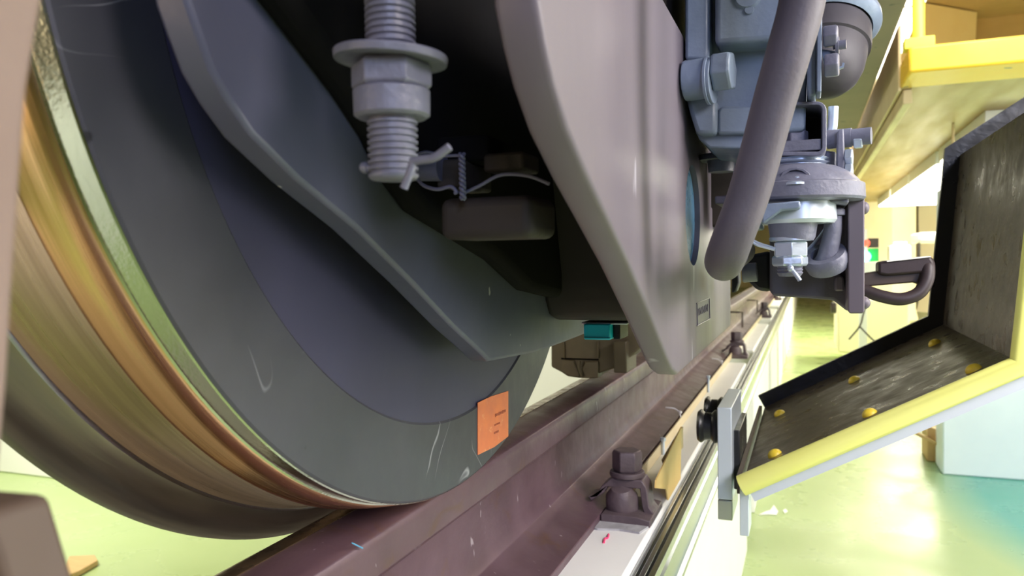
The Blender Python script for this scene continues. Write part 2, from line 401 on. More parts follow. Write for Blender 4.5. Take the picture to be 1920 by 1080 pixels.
# outer plate with the long slot: two solid halves would show a seam, so the slot is cut by a boolean
pl = MB().ext(ptso, (-TO, 0, 0)).build('outer_plate', plate_paint, bogie, bevel=.0045, seg=3)
hc = at(1299, 404, X=XO); ht = at(1299, 310, X=XO); hl = at(1285.5, 404, X=XO); hr = at(1312.5, 404, X=XO)
ry = (hr.y - hl.y) / 2; rz = ht.z - hc.z; hc.y = (hr.y + hl.y) / 2
import bmesh
cut = MB().ext([(XO + .05, hc.y + ry * math.cos(a), hc.z + rz * math.sin(a)) for a in [i * 2 * math.pi / 48 for i in range(48)]], (-.12, 0, 0))
cme = cut.build('slot_cutter', plate_paint)
pl.location = (0, 0, 0); par = pl.parent; pl.parent = None
bo = pl.modifiers.new('cut', 'BOOLEAN'); bo.object = cme; bo.operation = 'DIFFERENCE'; bo.solver = 'EXACT'
bpy.context.view_layer.update()
dg = bpy.context.evaluated_depsgraph_get()
nm = bpy.data.meshes.new_from_object(pl.evaluated_get(dg)); pl.modifiers.clear(); pl.data = nm
nm.shade_smooth(); nm.set_sharp_from_angle(angle=R(32))
pl.parent = par; pl.location = -par.location
bpy.data.objects.remove(cme)
# rough cast face seen through the slot
MB().b2(XO - .0196, XO - .0055, hc.y - ry - .01, hc.y + ry + .01, hc.z - rz - .005, hc.z + rz + .005).build('rough_rib', rough_cast, bogie, label='rough blue cast face behind the slot')
# web joining the plates
zw = at(1060, 608, Y=.72).z
wb = [(.74, zw + .022), (.752, zw + .006), (.775, zw), (1.12, zw - .012), (1.12, .50), (.66, .50), (.70, .33), (.735, .20)]
MB().ext([(XI - .002, y, z) for y, z in wb], (XO - XI - .014, 0, 0)).build('cross_web', web_paint, bogie, bevel=.006, seg=3)
# near-black body shaped to the shade high between the plates
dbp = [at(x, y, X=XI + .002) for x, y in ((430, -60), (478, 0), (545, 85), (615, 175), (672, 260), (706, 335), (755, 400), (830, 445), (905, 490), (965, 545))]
MB().ext([(XI - .001, p.y, p.z) for p in dbp] + [(XI - .001, .74, .18), (XI - .001, .76, .60), (XI - .001, .30, .60)], (.021, 0, 0)).build('shade_body', shade_black, bogie, bevel=.008, seg=4)
# foundry stamp on the outer plate: a raised rectangle and worn, unreadable letters
sm = MB()
def stb(x0, y0, x1, y1, wd=.0012):
    a = at(x0, y0, X=XO + .0003); b = at(x1, y1, X=XO + .0003); sm.tube([a, b], wd / 2, 6, 1)
stb(1306, 569, 1330, 559); stb(1330, 559, 1331, 597); stb(1307, 611, 1331, 598); stb(1307, 570, 1308, 611)
for k in range(7):
    x = 1309 + k * 2.9; stb(x, 592 - k * 1.4, x + .4, 579 - k * 1.5, .0008)
    if k % 2: stb(x, 579 - k * 1.5, x + 2.4, 590 - k * 1.5, .0008)
sm.build('foundry_stamp', plate_paint, pl)

# ------------------------------------------------------------------ threaded suspension rod with washer, nuts and split pin
RX = .1876
ctr = at(735, 200, X=RX); RY = ctr.y
rod = thing('suspension_bolt', (RX, RY, at(735, 340, Y=RY).z), 'grey threaded bolt with washer and castle nut hanging between the frame plates', 'bolt')
def rz_(py): return at(735, py, Y=RY).z
sc = .345 / 1428   # metres per pixel at the bolt
rr = 47 * sc
thr = [(0, rr * .86), (.0008, rr * .95)]
z = .0015; Lr = rz_(-520) - rz_(338)
zs0 = rz_(8) - rz_(338); pitch = 12.3 * sc
while z < zs0:
    thr += [(z, rr), (z + pitch * .35, rr), (z + pitch * .5, rr * .89), (z + pitch * .78, rr * .89), (z + pitch, rr)]; z += pitch
thr += [(Lr, rr)]
MB().lathe(thr, (RX, RY, rz_(338)), (0, 0, 1), 48).build('threaded_rod', rod_paint, rod, ang=50)
wrd = Matrix.Rotation(R(4), 3, 'Y')
wax = wrd @ Vector((0, 0, 1))
MB().lathe([(-.0026, 100 * sc), (-.0033, 105 * sc), (0, 107 * sc), (.0008, 104 * sc)], (RX, RY, rz_(104)), wax, 64).build('washer', rod_paint, rod, bevel=.0004)
MB().hexa((RX, RY, rz_(170)), (RX, RY, rz_(118)), 132 * sc, R(20), .14).build('nut', rod_paint, rod, bevel=.0006)
MB().lathe([(0, 64 * sc), (.0012, 71 * sc), ((rz_(170) - rz_(222)) * .95, 72 * sc), (rz_(170) - rz_(222), 69 * sc)], (RX, RY, rz_(222)), (0, 0, 1), 48).build('nut_collar', rod_paint, rod)
yp = RY - .004
MB().tube([at(684, 314, Y=yp), at(760, 318, Y=yp)], .0022, 12, 1).dome(at(684, 314, Y=yp), at(600, 312, Y=yp) - at(700, 316, Y=yp), .0026, .0026, 16).build('split_pin', rod_paint, rod)
yp = RY - .014
MB().tube([at(770, 303, Y=yp), at(790, 300, Y=yp), at(815, 295, Y=yp), at(843, 275, Y=yp)], .0018, 10).tube([at(774, 305, Y=yp), at(768, 325, Y=yp), at(757, 353, Y=yp)], .0018, 10).build('split_pin_tail', rod_paint, rod)

# ------------------------------------------------------------------ dim clamps with lock wire behind the bolt
cl = thing('pipe_clamp', at(900, 440, Y=.42), 'shadowed grey clamp blocks with twisted lock wire behind the bolt', 'clamp')
Yc = .42
def bx(mb, x0, y0, x1, y1, Y, dp):
    a = at(x0, y0, Y=Y); b = at(x1, y1, Y=Y); mb.b2(a.x, b.x, Y, Y + dp, min(a.z, b.z), max(a.z, b.z)); return mb
bx(MB(), 822, 372, 996, 445, Yc, .05).build('lower_block', web_paint, cl, bevel=.006, seg=4)
bx(MB(), 815, 258, 915, 300, Yc + .02, .05).build('upper_block', shade_black, cl, bevel=.003)
bx(MB(), 817, 300, 865, 350, Yc + .01, .05).build('grey_block', web_paint, cl, bevel=.002)
bx(MB(), 905, 288, 982, 318, Yc + .02, .03).build('strap', web_paint, cl, bevel=.002)
MB().cyl(at(780, 313, Y=Yc + .01), at(830, 313, Y=Yc + .01), .009, 24).build('pin', frame_paint, cl)
mb = MB()
a = at(866, 288, Y=Yc - .012); b = at(868, 374, Y=Yc - .012)
for ph in (0, math.pi):
    mb.tube([a.lerp(b, i / 40) + Vector((.0012 * math.cos(ph + i * .75), .0012 * math.sin(ph + i * .75), 0)) for i in range(41)], .0011, 8, 1)
mb.tube([at(*p, Y=Yc - .012) for p in ((780, 333), (795, 348), (820, 355), (845, 350), (856, 360), (852, 362))], .0011, 8)
mb.tube([at(*p, Y=Yc - .012) for p in ((780, 290), (800, 285), (830, 292), (860, 292), (868, 300))], .0009, 8)
mb.tube([at(*p, Y=Yc - .008) for p in ((870, 362), (900, 348), (940, 328), (990, 330), (1030, 345))], .001, 8)
mb.build('lock_wire', frame_paint, cl)

# ------------------------------------------------------------------ sensor box and sand/inspection bracket above the rail
sb = thing('sensor_box', at(1125, 640, Y=.79), 'small cyan plastic sensor box under the axle box frame', 'sensor')
Ys = .79
bx(MB(), 1094, 607, 1144, 638, Ys, .05).build('box_body', cyan, sb, bevel=.0015)
bx(MB(), 1090, 604, 1176, 609, Ys + .005, .06).build('mount_strip', zinc, sb, bevel=.0008)
bx(MB(), 1150, 607, 1163, 637, Ys + .012, .04).build('connector', black_m, sb, bevel=.001)
bx(MB(), 1094, 632.5, 1144, 634, Ys - .0008, .002).build('seam', black_m, sb)
Yb = 1.28
br = thing('rail_guard_bracket', at(1100, 700, Y=Yb), 'olive brown cast bracket hanging just above the rail behind the wheel', 'bracket')
pg = [(1033, 620), (1033, 688), (1052, 698), (1064, 706), (1085, 709), (1118, 710), (1122, 700), (1155, 690), (1175, 675), (1215, 640), (1215, 600), (1040, 600)]
MB().ext([at(x, y, Y=Yb) for x, y in pg], (0, .10, 0)).build('bracket_body', olive, br, bevel=.003)
MB().ext([at(x, y, Y=Yb - .006) for x, y in ((1053, 674), (1075, 676), (1084, 700), (1086, 708), (1066, 704), (1052, 696))], (0, .03, 0)).ext([at(x, y, Y=Yb - .006) for x, y in ((1097, 678), (1121, 678), (1121, 709), (1093, 709), (1090, 694))], (0, .03, 0)).build('jaw', olive, br, bevel=.0015)
MB().tube([at(x, y, Y=Yb - .012) for x, y in ((1087, 677), (1086, 690), (1091, 706))], .0026, 10).build('rib', cream if False else olive, br)
for a_, b_ in ((1056, 1059), (1119, 1123)): bx(MB(), a_, 640, b_, 672, Yb - .004, .01).build('edge_strip', olive, br, bevel=.001)
bx(MB(), 1052, 671, 1122, 676, Yb - .0015, .01).build('slot', shade_black, br)
bx(MB(), 1150, 640, 1175, 700, Yb - .02, .08).build('side_rib', olive, br, bevel=.002)

# ------------------------------------------------------------------ blue-grey casting bolted to the outer plate
YC = .70
cs = thing('cast_housing', at(1400, 270, Y=YC), 'blue grey cast housing bolted beside the outer frame plate, behind the hose', 'casting')
def py(mb, pts, Y, dp): return mb.ext([at(x, y, Y=Y) for x, y in pts], (0, dp, 0))
py(MB(), [(1283, -420), (1283, 60), (1286, 180), (1306, 256), (1400, 256), (1510, 245), (1513, 120), (1513, -420)], YC + .02, .16).build('housing_body', cast_paint, cs, bevel=.004, seg=3)
py(MB(), [(1306, 248), (1310, 260), (1330, 278), (1400, 279), (1412, 252), (1412, 247)], YC + .012, .15).build('housing_flange', cast_paint, cs, bevel=.003)
py(MB(), [(1340, -420), (1340, 84), (1470, 74), (1520, 72), (1520, -420)], YC - .012, .05).build('upper_panel', cast_paint, cs, bevel=.005, seg=3)
py(MB(), [(1284, -420), (1284, 112), (1328, 112), (1330, 96), (1330, -420)], YC - .004, .05).build('side_rib', cast_paint, cs, bevel=.003)
py(MB(), [(1345, 208), (1352, 198), (1420, 200), (1425, 250), (1345, 252)], YC + .004, .05).build('lower_step', cast_paint, cs, bevel=.004)
py(MB(), [(1284, 176), (1330, 180), (1345, 188), (1344, 252), (1306, 252), (1294, 215)], YC - .002, .04).build('lower_lug', cast_paint, cs, bevel=.004)
bt = MB().lathe([(0, .0175), (.020, .0175)], at(1285, 152, Y=YC - .012), (1, -.12, 0), 32).build('bolt_boss', cast_paint, cs, bevel=.001)
b0 = at(1330, 138, Y=YC - .016)
MB().lathe([(0, .0205), (.0028, .0205)], at(1326, 152, Y=YC - .016), (1, -.12, 0), 32).lathe([(0, .0195), (.0028, .0195)], at(1332, 152, Y=YC - .016), (1, -.12, 0), 32).build('bolt_washer', cast_paint, cs, bevel=.0005)
MB().hexa(at(1338, 137, Y=YC - .016), at(1338, 137, Y=YC - .016) + Vector((.0165, -.002, 0)), .031, R(12), .1).build('bolt_head', cast_paint, cs, bevel=.0012)
MB().box(at(1310, 121, Y=YC - .018), (.028, .014, .006)).build('weld_tab', cast_paint, cs, bevel=.002)
MB().lathe([(0, .004), (.002, .0036)], at(1405, 19, Y=YC - .012), (0, -1, 0), 20).build('plug', cast_paint, cs)
MB().lathe([(0, .012), (.003, .010), (.0032, .002)], at(1402, -8, Y=YC - .012), (0, -1, 0), 28).build('boss', cast_paint, cs)
# right edge: long flanged strip
py(MB(), [(1513, -420), (1513, 160), (1516, 180), (1530, 181), (1541, -420)], YC - .008, .10).build('end_flange', cast_paint, cs, bevel=.002)
py(MB(), [(1535, -420), (1531, 172), (1540, 172), (1547, -420)], YC - .02, .03).build('end_strip', cast_paint, cs, bevel=.001)
# end bolts on the right
for (x, y, s_) in ((1550, 70, .78), (1552, 124, .86)):
    p = at(x - 6, y, Y=YC - .012); hx = MB().hexa(p, p + Vector((.011, -.001, 0)), .021 * s_, R(8), .12); hx.build('end_bolt', rod_paint, cs, bevel=.0008)
p = at(1562, 86, Y=YC - .01); MB().lathe([(0, .003), (.002, .003), (.002, .007), (.0045, .007), (.0045, .0038), (.010, .0038)], p, (1, -.1, 0), 20).build('small_bolt', rod_paint, cs)
py(MB(), [(1540, 92), (1566, 96), (1563, 128), (1578, 124), (1580, 117), (1584, 118), (1582, 126), (1560, 134), (1545, 120)], YC - .006, .005).build('lock_plate', cast_paint, cs)

# ------------------------------------------------------------------ air spring
asx = thing('air_spring', at(1590, 190, D=.95), 'dusty black rubber air spring with flared metal rim at the top right of the housing', 'air spring')
D = .98; s_ = D / 1428; ac = at(1552, 30, D=D)
tiltax = Vector((.05, .42, .905)).normalized()
def az(py_): return (30 - py_) * s_
MB().lathe([(az(197), .002), (az(195), 24 * s_), (az(188), 42 * s_), (az(172), 57 * s_), (az(150), 66 * s_), (az(125), 70 * s_), (az(112), 71 * s_), (az(110), 76 * s_), (az(98), 77 * s_), (az(70), 76 * s_), (az(62), 72 * s_), (az(20), 74 * s_)], ac, tiltax, 72).build('bellows', bellows, asx)
MB().lathe([(az(66), 78 * s_), (az(60), 88 * s_), (az(52), 93 * s_), (az(42), 92 * s_), (az(24), 74 * s_), (az(10), 66 * s_), (az(-260), 60 * s_), (az(-260), 50 * s_), (az(10), 60 * s_), (az(60), 74 * s_)], ac, tiltax, 72, closed=True).build('rim', cast_paint, asx)

# ------------------------------------------------------------------ hose
hp = [(1514, -360), (1512, -110), (1504, 0), (1478, 100), (1452, 190), (1428, 280), (1402, 370), (1378, 435), (1362, 478)]
dd = [.50, .50, .50, .50, .505, .51, .515, .52, .535]
pts = [at(x, y, D=d) for (x, y), d in zip(hp, dd)] + [at(1357, 492, D=.58), at(1362, 488, D=.66), at(1390, 470, D=.74)]
hs = MB().tube(pts, [.0147, .0147, .0147, .0144, .014, .0138, .0138, .0138, .0140, .0142, .014, .013], 36, 6).build('hose', hose_m)
tag(hs, 'thick grey rubber hose curving down in front of the blue grey housing', 'hose')

# ------------------------------------------------------------------ levelling valve / brake gear below the housing
YV = .74
bg = thing('brake_linkage', at(1480, 520, Y=YV), 'grey brake linkage with domed cap, flange and lower castle nut right of the hose', 'brake gear')
K = YV / 1428 / .93
def V(x, y, e=0.): return at(x, y, Y=YV + e)
# square tube bracket
def ring(mb, outer_, inner_, Y, dp):
    o_ = [at(x, y, Y=Y) for x, y in outer_]; i_ = [at(x, y, Y=Y) for x, y in inner_]; n = len(o_); d = Vector((0, dp, 0))
    vs = o_ + i_ + [p + d for p in o_] + [p + d for p in i_]; fs = []
    for k in range(n):
        j = (k + 1) % n
        fs += [(k, j, n + j, n + k), (2 * n + k, 3 * n + k, 3 * n + j, 2 * n + j), (k, 2 * n + k, 2 * n + j, j), (n + k, n + j, 3 * n + j, 3 * n + k)]
    return mb.add(vs, fs)
def rrect(x0, y0, x1, y1, r, n=6):
    out = []
    for cx, cy, a0 in ((x1 - r, y0 + r, -90), (x1 - r, y1 - r, 0), (x0 + r, y1 - r, 90), (x0 + r, y0 + r, 180)):
        for i in range(n + 1):
            a = R(a0 + 90 * i / n); out.append((cx + r * math.cos(a), cy + r * math.sin(a)))
    return out
ring(MB(), rrect(1412, 190, 1550, 292, 17), rrect(1421, 197, 1541, 284, 9), YV - .03, .06).build('bracket_tube', hose_m if False else rod_paint, bg, bevel=.0008)
MB().b2(V(1416, 0).x, V(1545, 0).x, YV + .031, YV + .036, V(1480, 288).z, V(1480, 194).z).build('tube_back', web_paint, bg)
p = V(1490, 271, -.005); MB().hexa(p, p + Vector((0, 0, .012)), .021, R(15), .1).build('tube_bolt', rod_paint, bg, bevel=.0008)
MB().b2(V(1466, 0).x, V(1538, 0).x, YV - .028, YV + .025, V(0 + 1480, 292).z, V(1480, 272).z).build('shim_plate', rod_paint, bg, bevel=.0008)
xc = 1492
zc = lambda y: at(xc, y, Y=YV).z
o_ = V(xc, 292); A = (0, 0, -1)
def L(name, prof_px, mt, x=xc, e=0., n=56, bev=0, lab=None):
    y0 = prof_px[0][0]; o2 = V(x, y0, e)
    q = [((yy - y0) * K * .98, rr_ * K) for yy, rr_ in prof_px]
    return MB().lathe(q, o2, A, n).build(name, mt, bg, bevel=bev, label=lab)
L('spring_washers', [(292, 40), (296, 44), (299, 50), (301, 44), (303, 44), (306, 52), (309, 46), (312, 46)], zinc)
L('dome_cap', [(312, 46), (316, 62), (322, 74), (330, 86), (340, 95), (350, 99)], rod_paint)
L('flange', [(348, 100), (350, 103), (372, 104), (376, 101), (378, 88)], rod_paint, n=72)
py(MB(), [(1560, 342), (1590, 350), (1592, 382), (1545, 378)], YV - .03, .09).build('flange_lug', rod_paint, bg, bevel=.002)
L('lower_cup', [(376, 52), (380, 56), (408, 58), (414, 54)], alu_plate, xc + 4, -.012)
L('boss', [(410, 40), (414, 38), (440, 34), (446, 31)], rod_paint, xc - 6, -.02)
L('nut_washer', [(444, 31), (445, 33), (450, 33), (451, 30)], zinc, xc - 9, -.02)
p = V(1482, 452, -.02); MB().hexa(p, p - Vector((0, 0, 26 * K)), 48 * K, R(25), .1).build('nut', zinc, bg, bevel=.0006)
p = V(1481, 479, -.02); MB().hexa(p, p - Vector((0, 0, 17 * K)), 48 * K, R(50), .2).build('lock_nut', zinc, bg, bevel=.0006)
L('stud', [(494, 20), (497, 18), (499, 20), (502, 18), (504, 20), (507, 18), (509, 20), (512, 18), (515, 16)], rod_paint, 1481, -.02)
MB().tube([V(1478, 500, -.034), V(1490, 512, -.036), V(1500, 526, -.036)], .0019, 10).dome(V(1482, 503, -.036), (0, -1, 0), .003, .003, 12).build('split_pin', zinc, bg)
# inspection window on dome: recess shown by an inset arch and a small bolt
ao = [(1460, 345), (1461, 333), (1468, 322), (1480, 315), (1493, 313), (1506, 316), (1517, 324), (1523, 335), (1523, 345)]
ai = [(1465, 343), (1466, 334), (1472, 326), (1482, 320), (1493, 318), (1504, 321), (1513, 328), (1518, 336), (1518, 343)]
ring(MB(), ao, ai, YV - .050, .04).build('cap_window', rod_paint, bg, bevel=.0006)
py(MB(), ai, YV - .036, .02).build('window_recess', hose_m, bg)
L('button', [(331, 7), (333, 9), (342, 9)], zinc, 1494, -.048, 20); L('button_washer', [(341, 16), (343, 18), (346, 18)], zinc, 1491, -.050, 24)
# levers
py(MB(), [(1436, 382), (1500, 376), (1502, 388), (1496, 392), (1465, 394), (1430, 420), (1428, 400)], YV - .06, .02).build('lever', cast_paint, bg, bevel=.002)
MB().b2(V(1340, 0).x, V(1400, 0).x, YV - .01, YV + .05, V(1340, 384).z, V(1340, 369).z).build('left_arm', hose_m, bg, bevel=.0015)
MB().ext([V(*p) for p in ((1378, 390), (1430, 388), (1430, 430), (1408, 432), (1378, 420))], (0, .03, 0)).build('gusset', cast_paint, bg, bevel=.002)
# rope like safety wire
mb = MB(); mb_ = MB()
for k in range(3):
    mb_.tube([V(x + k * 1.5, y + 2 * math.sin(k * 2 + i), -.03 + .002 * k) for i, (x, y) in enumerate(((1408, 452), (1420, 458), (1435, 462), (1452, 468)))], .0012, 8)
    mb.tube([V(x + k * 2, y + 2 * math.sin(k * 2 + i), .02 + .002 * k) for i, (x, y) in enumerate(((1512, 470), (1530, 450), (1548, 425), (1560, 400)))], .0013, 8)
mb.build('safety_wire', zinc, bg); mb_.build('safety_wire', zinc, bg)
# upper right eye-bolt and clevis cluster
mb = MB(); p = V(1552, 262, .01); mb.lathe([(0, .0085), (.020, .0085), (.020, .0075), (.036, .0075)], p, (1, -.2, 0), 28); mb.build('clevis_pin', rod_paint, bg)
p = V(1601, 265, .005); MB().hexa(p, p + Vector((.007, -.001, 0)), .0125, 0, .1).build('clevis_nut', zinc, bg, bevel=.0006)
py(MB(), [(1570, 245), (1582, 240), (1585, 300), (1580, 352), (1572, 352), (1568, 310)], YV - .006, .012).build('clevis_link', rod_paint, bg, bevel=.0015)
MB().tube([V(1563, 200, .03), V(1561, 235, .03), V(1558, 248, .03)], .0045, 14).build('link_rod', zinc, bg)
py(MB(), [(1546, 282), (1568, 284), (1570, 345), (1560, 338), (1542, 322)], YV + .01, .05).build('back_block', rod_paint, bg, bevel=.002)
for y in (295, 322, 345):
    p = V(1585, y, .0); MB().hexa(p, p + Vector((.006, -.001, 0)), .014, R(10), .1).build('link_nut', zinc, bg, bevel=.0006)
MB().b2(V(1590, 0).x, V(1604, 0).x, YV + .05, YV + .08, V(1590, 368).z, V(1590, 280).z).build('upright_strip', plate_paint, bg, bevel=.001)

# ------------------------------------------------------------------ fabricated side bracket carrying the linkage
YK = .80
sk = thing('side_bracket', at(1520, 560, Y=YK), 'mauve grey welded bracket box with thick end plate below the brake linkage', 'bracket')
def W(x, y, e=0.): return at(x, y, Y=YK + e)
MB().ext([W(x, y) for x, y in ((1443, 425), (1443, 545), (1449, 555), (1562, 563), (1590, 585), (1592, 380), (1560, 380))], (0, .10, 0)).build('box_body', hose_m, sk, bevel=.003, seg=3)
MB().ext([W(x, y, -.06) for x, y in ((1594, 362), (1619, 364), (1621, 368), (1621, 584), (1617, 588), (1594, 588), (1590, 584), (1590, 366))], (0, .16, 0)).build('end_plate', plate_paint, sk, bevel=.002, seg=3)
MB().ext([W(x, y, -.02) for x, y in ((1565, 530), (1566, 521), (1572, 516), (1580, 517), (1583, 524), (1583, 546), (1565, 546))], (0, .03, 0)).build('stop_lug', plate_paint, sk, bevel=.002)
p = W(1619, 390, -.04); MB().dome(p, (1, 0, 0), .006, .005).build('end_bolt', plate_paint, sk)
p = W(1619, 568, -.04); MB().dome(p, (1, 0, 0), .006, .006).build('end_bolt', plate_paint, sk)
cp = thing('brake_pipe', W(1550, 500, -.05), 'grey steel pipe with round coupling nut at the side bracket', 'pipe')
MB().tube([W(1560, 392, -.055), W(1562, 410, -.055), W(1560, 440, -.055), W(1550, 482, -.055), W(1543, 494, -.05), W(1540, 500, -.02)], [.0075, .0075, .0078, .0085, .0085, .008], 24).build('pipe', rod_paint, cp)
MB().lathe([(0, .010), (.006, .010)], W(1562, 392, -.055), (0, 0, -1), 24).build('ferrule', rod_paint, cp, bevel=.001)
MB().lathe([(-.010, .012), (-.006, .018), (.0, .0195), (.006, .0195), (.009, .018), (.009, .012), (.002, .011)], W(1550, 490, -.050), (-.25, -.50, .82), 40).build('coupling_nut', rod_paint, cp)
# sloping black parts left of the bracket
bl = thing('brake_hose_joint', W(1410, 530), 'small black hose joint with clip left of the side bracket', 'joint')
MB().ext([W(x, y, .05) for x, y in ((1395, 480), (1445, 470), (1445, 548), (1420, 545), (1395, 520))], (0, .05, 0)).build('joint_body', black_m, bl, bevel=.004)
MB().cyl(W(1392, 512, .03), W(1420, 510, .03), .010, 24).build('clip', rod_paint, bl, bevel=.001)
MB().ext([W(x, y, .1) for x, y in ((1372, 497), (1384, 500), (1386, 530), (1380, 548), (1372, 550))], (0, .03, 0)).build('rubber_flap', black_m, bl, bevel=.002)
bh = MB().b2(W(1322, 0, .12).x, W(1402, 0, .12).x, YK + .12, YK + .2, W(1340, 425, .12).z, W(1340, 270, .12).z)
tag(bh.build('backing_plate', web_paint, bevel=.003), 'dark brown backing plate behind the hose, under the blue grey housing', 'plate')
rc = thing('round_fitting', W(1340, 290, .02), 'dark ring fitting under the blue grey housing flange', 'fitting')
MB().lathe([(0, .022), (.006, .024), (.006, .014), (.018, .013)], W(1352, 290, .02), (0, 0, -1), 36).build('ring', rod_paint, rc)
MB().lathe([(0, .012), (.012, .010)], W(1352, 296, .02), (0, 0, -1), 36).build('bore', black_m, rc)
MB().b2(W(1372, 0, .03).x, W(1400, 0, .03).x, YK + .03, YK + .08, W(1380, 385, .03).z, W(1380, 255, .03).z).build('strut', cast_paint, rc, bevel=.002)

# ------------------------------------------------------------------ cable arm reaching right behind the end plate
ca = thing('connector_cable', at(1700, 530, Y=1.05), 'dark steel connector arm with looped mauve cable reaching right past the bracket end plate', 'cable arm')
def U(x, y, e=0.): return at(x, y, Y=1.05 + e)
MB().ext([U(x, y) for x, y in ((1600, 516), (1650, 508), (1744, 498), (1744, 524), (1728, 530), (1722, 533), (1712, 530), (1630, 537), (1600, 537))], (0, .03, 0)).build('arm_bar', dark_m, ca, bevel=.002)
MB().ext([U(x, y, -.006) for x, y in ((1647, 492), (1662, 489), (1745, 480), (1752, 492), (1748, 510), (1664, 517), (1647, 514))], (0, .045, 0)).build('connector_shell', cable_m, ca, bevel=.003)
MB().ext([U(x, y, -.008) for x, y in ((1662, 489), (1745, 480), (1746, 482), (1664, 491))], (0, .045, 0)).build('white_top_strip', white_m, ca)
MB().tube([U(*p, e) for p, e in (((1596, 535), 0), ((1622, 545), -.005), ((1655, 556), -.01), ((1690, 561), -.012), ((1722, 550), -.01), ((1738, 525), -.006), ((1740, 500), 0), ((1738, 492), .01))], .0078, 20).build('cable', cable_m, ca)

# ------------------------------------------------------------------ rail fastening clips
fa = at(1180, 965, Z=-.150)
fc = thing('rail_clip', (.098, fa.y + .065, -.172), 'purple brown rail clip with large hex bolt on the white plinth, nearest the camera', 'rail clip', 'rail clips along the rail foot')
ox, oy, oz = .098, fa.y + .065, -.172
MB().ext([(x + ox, oy - .050, z + oz) for x, z in ((-.022, 0), (.052, 0), (.052, .010), (.030, .014), (-.02, .014), (-.022, .012))], (0, .10, 0)).build('base_plate', rust_m, fc, bevel=.003)
MB().lathe([(-.008, .024), (.0, .025), (.022, .024), (.034, .015), (.037, .003)], (ox + .003, oy - .012, oz + .013), (0, -.25, 1), 36).build('insulator', rust_m, fc)
arch = [(-.050, .028), (-.036, .031), (-.028, .046), (-.012, .060), (.034, .060), (.041, .050), (.045, .020), (.052, .012), (.050, .0095), (.037, .0095), (.034, .020), (.031, .047), (-.018, .046), (-.024, .036), (-.044, .0215)]
MB().ext([(x + ox, oy - .020, z + oz) for x, z in arch], (0, .040, 0)).build('clip', rust_m, fc, bevel=.0025)
MB().lathe([(0, .026), (.003, .027), (.008, .026)], (ox + .008, oy, oz + .060), (0, 0, 1), 32).build('washer', rust_m, fc, bevel=.001)
MB().hexa((ox + .008, oy, oz + .068), (ox + .008, oy, oz + .100), .040, R(14), .15).build('bolt_head', rust_m, fc, bevel=.0015)
for D_, lb in ((3.0, 'brown rail clip and bolt, second along the rail, past the frame plate'), (5.0, 'rust brown rail clip, third along the rail'), (7.0, 'faint rust brown rail clip farthest along the rail')):
    yy = (D_ - .1) / .932
    copy_tree(fc, (.098, yy, -.172), lb)
# cracked grey mortar under the near clip
o = MB().ext([(.055, oy - .075, -.1721), (.080, oy - .082, -.1721), (.11, oy - .074, -.1721), (.14, oy - .078, -.1721), (.15, oy - .04, -.1721), (.15, oy + .05, -.1721), (.055, oy + .05, -.1721)], (0, 0, .003)).build('mortar_patch', mat('grey_mortar', (.50, .50, .52), .8, 0, (.34, .33, .35), 40, .3, 1., 90), smooth=False)
tag(o, 'rough grey mortar patch under the nearest rail clip', 'mortar')

# ------------------------------------------------------------------ cable tray, studs, amber plate along the foot
tr = thing('cable_tray', (.09, 1.4, -.19), 'cream steel angle running along the rail foot edge', 'cable tray')
MB().ext([(.080, 1.12, -.176), (.088, 1.12, -.176), (.088, 1.12, -.150), (.0905, 1.12, -.150), (.0905, 1.12, -.1718), (.080, 1.12, -.1718)], (0, 12, 0)).build('angle_bar', cream, tr)
sd0 = None
for i, (x, y0, y1, lb) in enumerate(((1243, 826, 880, 'steel stud hanging from the cream angle, nearest the rail clip'), (1328, 708, 745, 'steel stud hanging from the cream angle, beyond the amber sheet'))):
    a = at(x, y0, X=.094); ln = (y1 - y0) / 1428 * ((a - CAM).dot(CF))
    t = thing('hanger_stud', a, lb, 'stud', 'studs on the cream angle')
    MB().cyl(a, a - Vector((0, 0, ln)), .0035, 16).build('shaft', zinc, t)
    MB().hexa(a + Vector((0, 0, -.001)), a + Vector((0, 0, .006)), .010).build('nut', zinc, t)
    MB().b2(a.x - .006, a.x + .012, a.y - .02, a.y + .01, a.z - ln - .002, a.z - ln + .001).build('foot_plate', cream, t)
for i, (x, y) in enumerate(((1273, 776), (1352, 680))):
    a = at(x, y, X=.088)
    o = MB().tube([a + Vector((-.03, -.004, .014)), a + Vector((-.012, 0, .012)), a + Vector((0, 0, .004)), a + Vector((.004, 0, -.008))], .0016, 8).dome(a + Vector((.003, 0, .004)), (1, 0, 0), .004, .004, 12).build('cable_tie', seal_m)
    tag(o, ('white cable tie on the rail foot, nearest the rail clip', 'white cable tie on the rail foot, nearer the frame plate')[i], 'cable tie', 'cable ties on the rail foot')
for i, (x, y) in enumerate(((1392, 597), (1420, 572))):
    a = at(x, y, X=.094)
    o = MB().tube([a + Vector((-.13, 0, .03)), a + Vector((-.02, 0, .028)), a + Vector((0, 0, .028)), a + Vector((0, 0, -.04))], .004, 8, 1).build('wire_strap', dark_m)
    tag(o, ('thin brown strap over the rail foot, left of the side bracket', 'thin brown strap over the rail foot, farther along')[i], 'strap', 'straps over the rail foot')
ap = at(1250, 930, X=.118)
am = MB().ext([at(x, y, X=.1495) for x, y in ((1276, 800), (1274, 905), (1251, 943), (1247, 917), (1227, 915), (1228, 900))], (.002, 0, 0)).build('amber_sheet', amber, smooth=False)
tag(am, 'amber yellow plastic sheet standing beside the rail clip and guide rail', 'plastic sheet')
o = MB().ext([at(x, y, X=.140) for x, y in ((1277, 800), (1277, 838), (1246, 880), (1240, 862))], (.004, 0, 0)).build('ribbed_duct', duct, smooth=False)
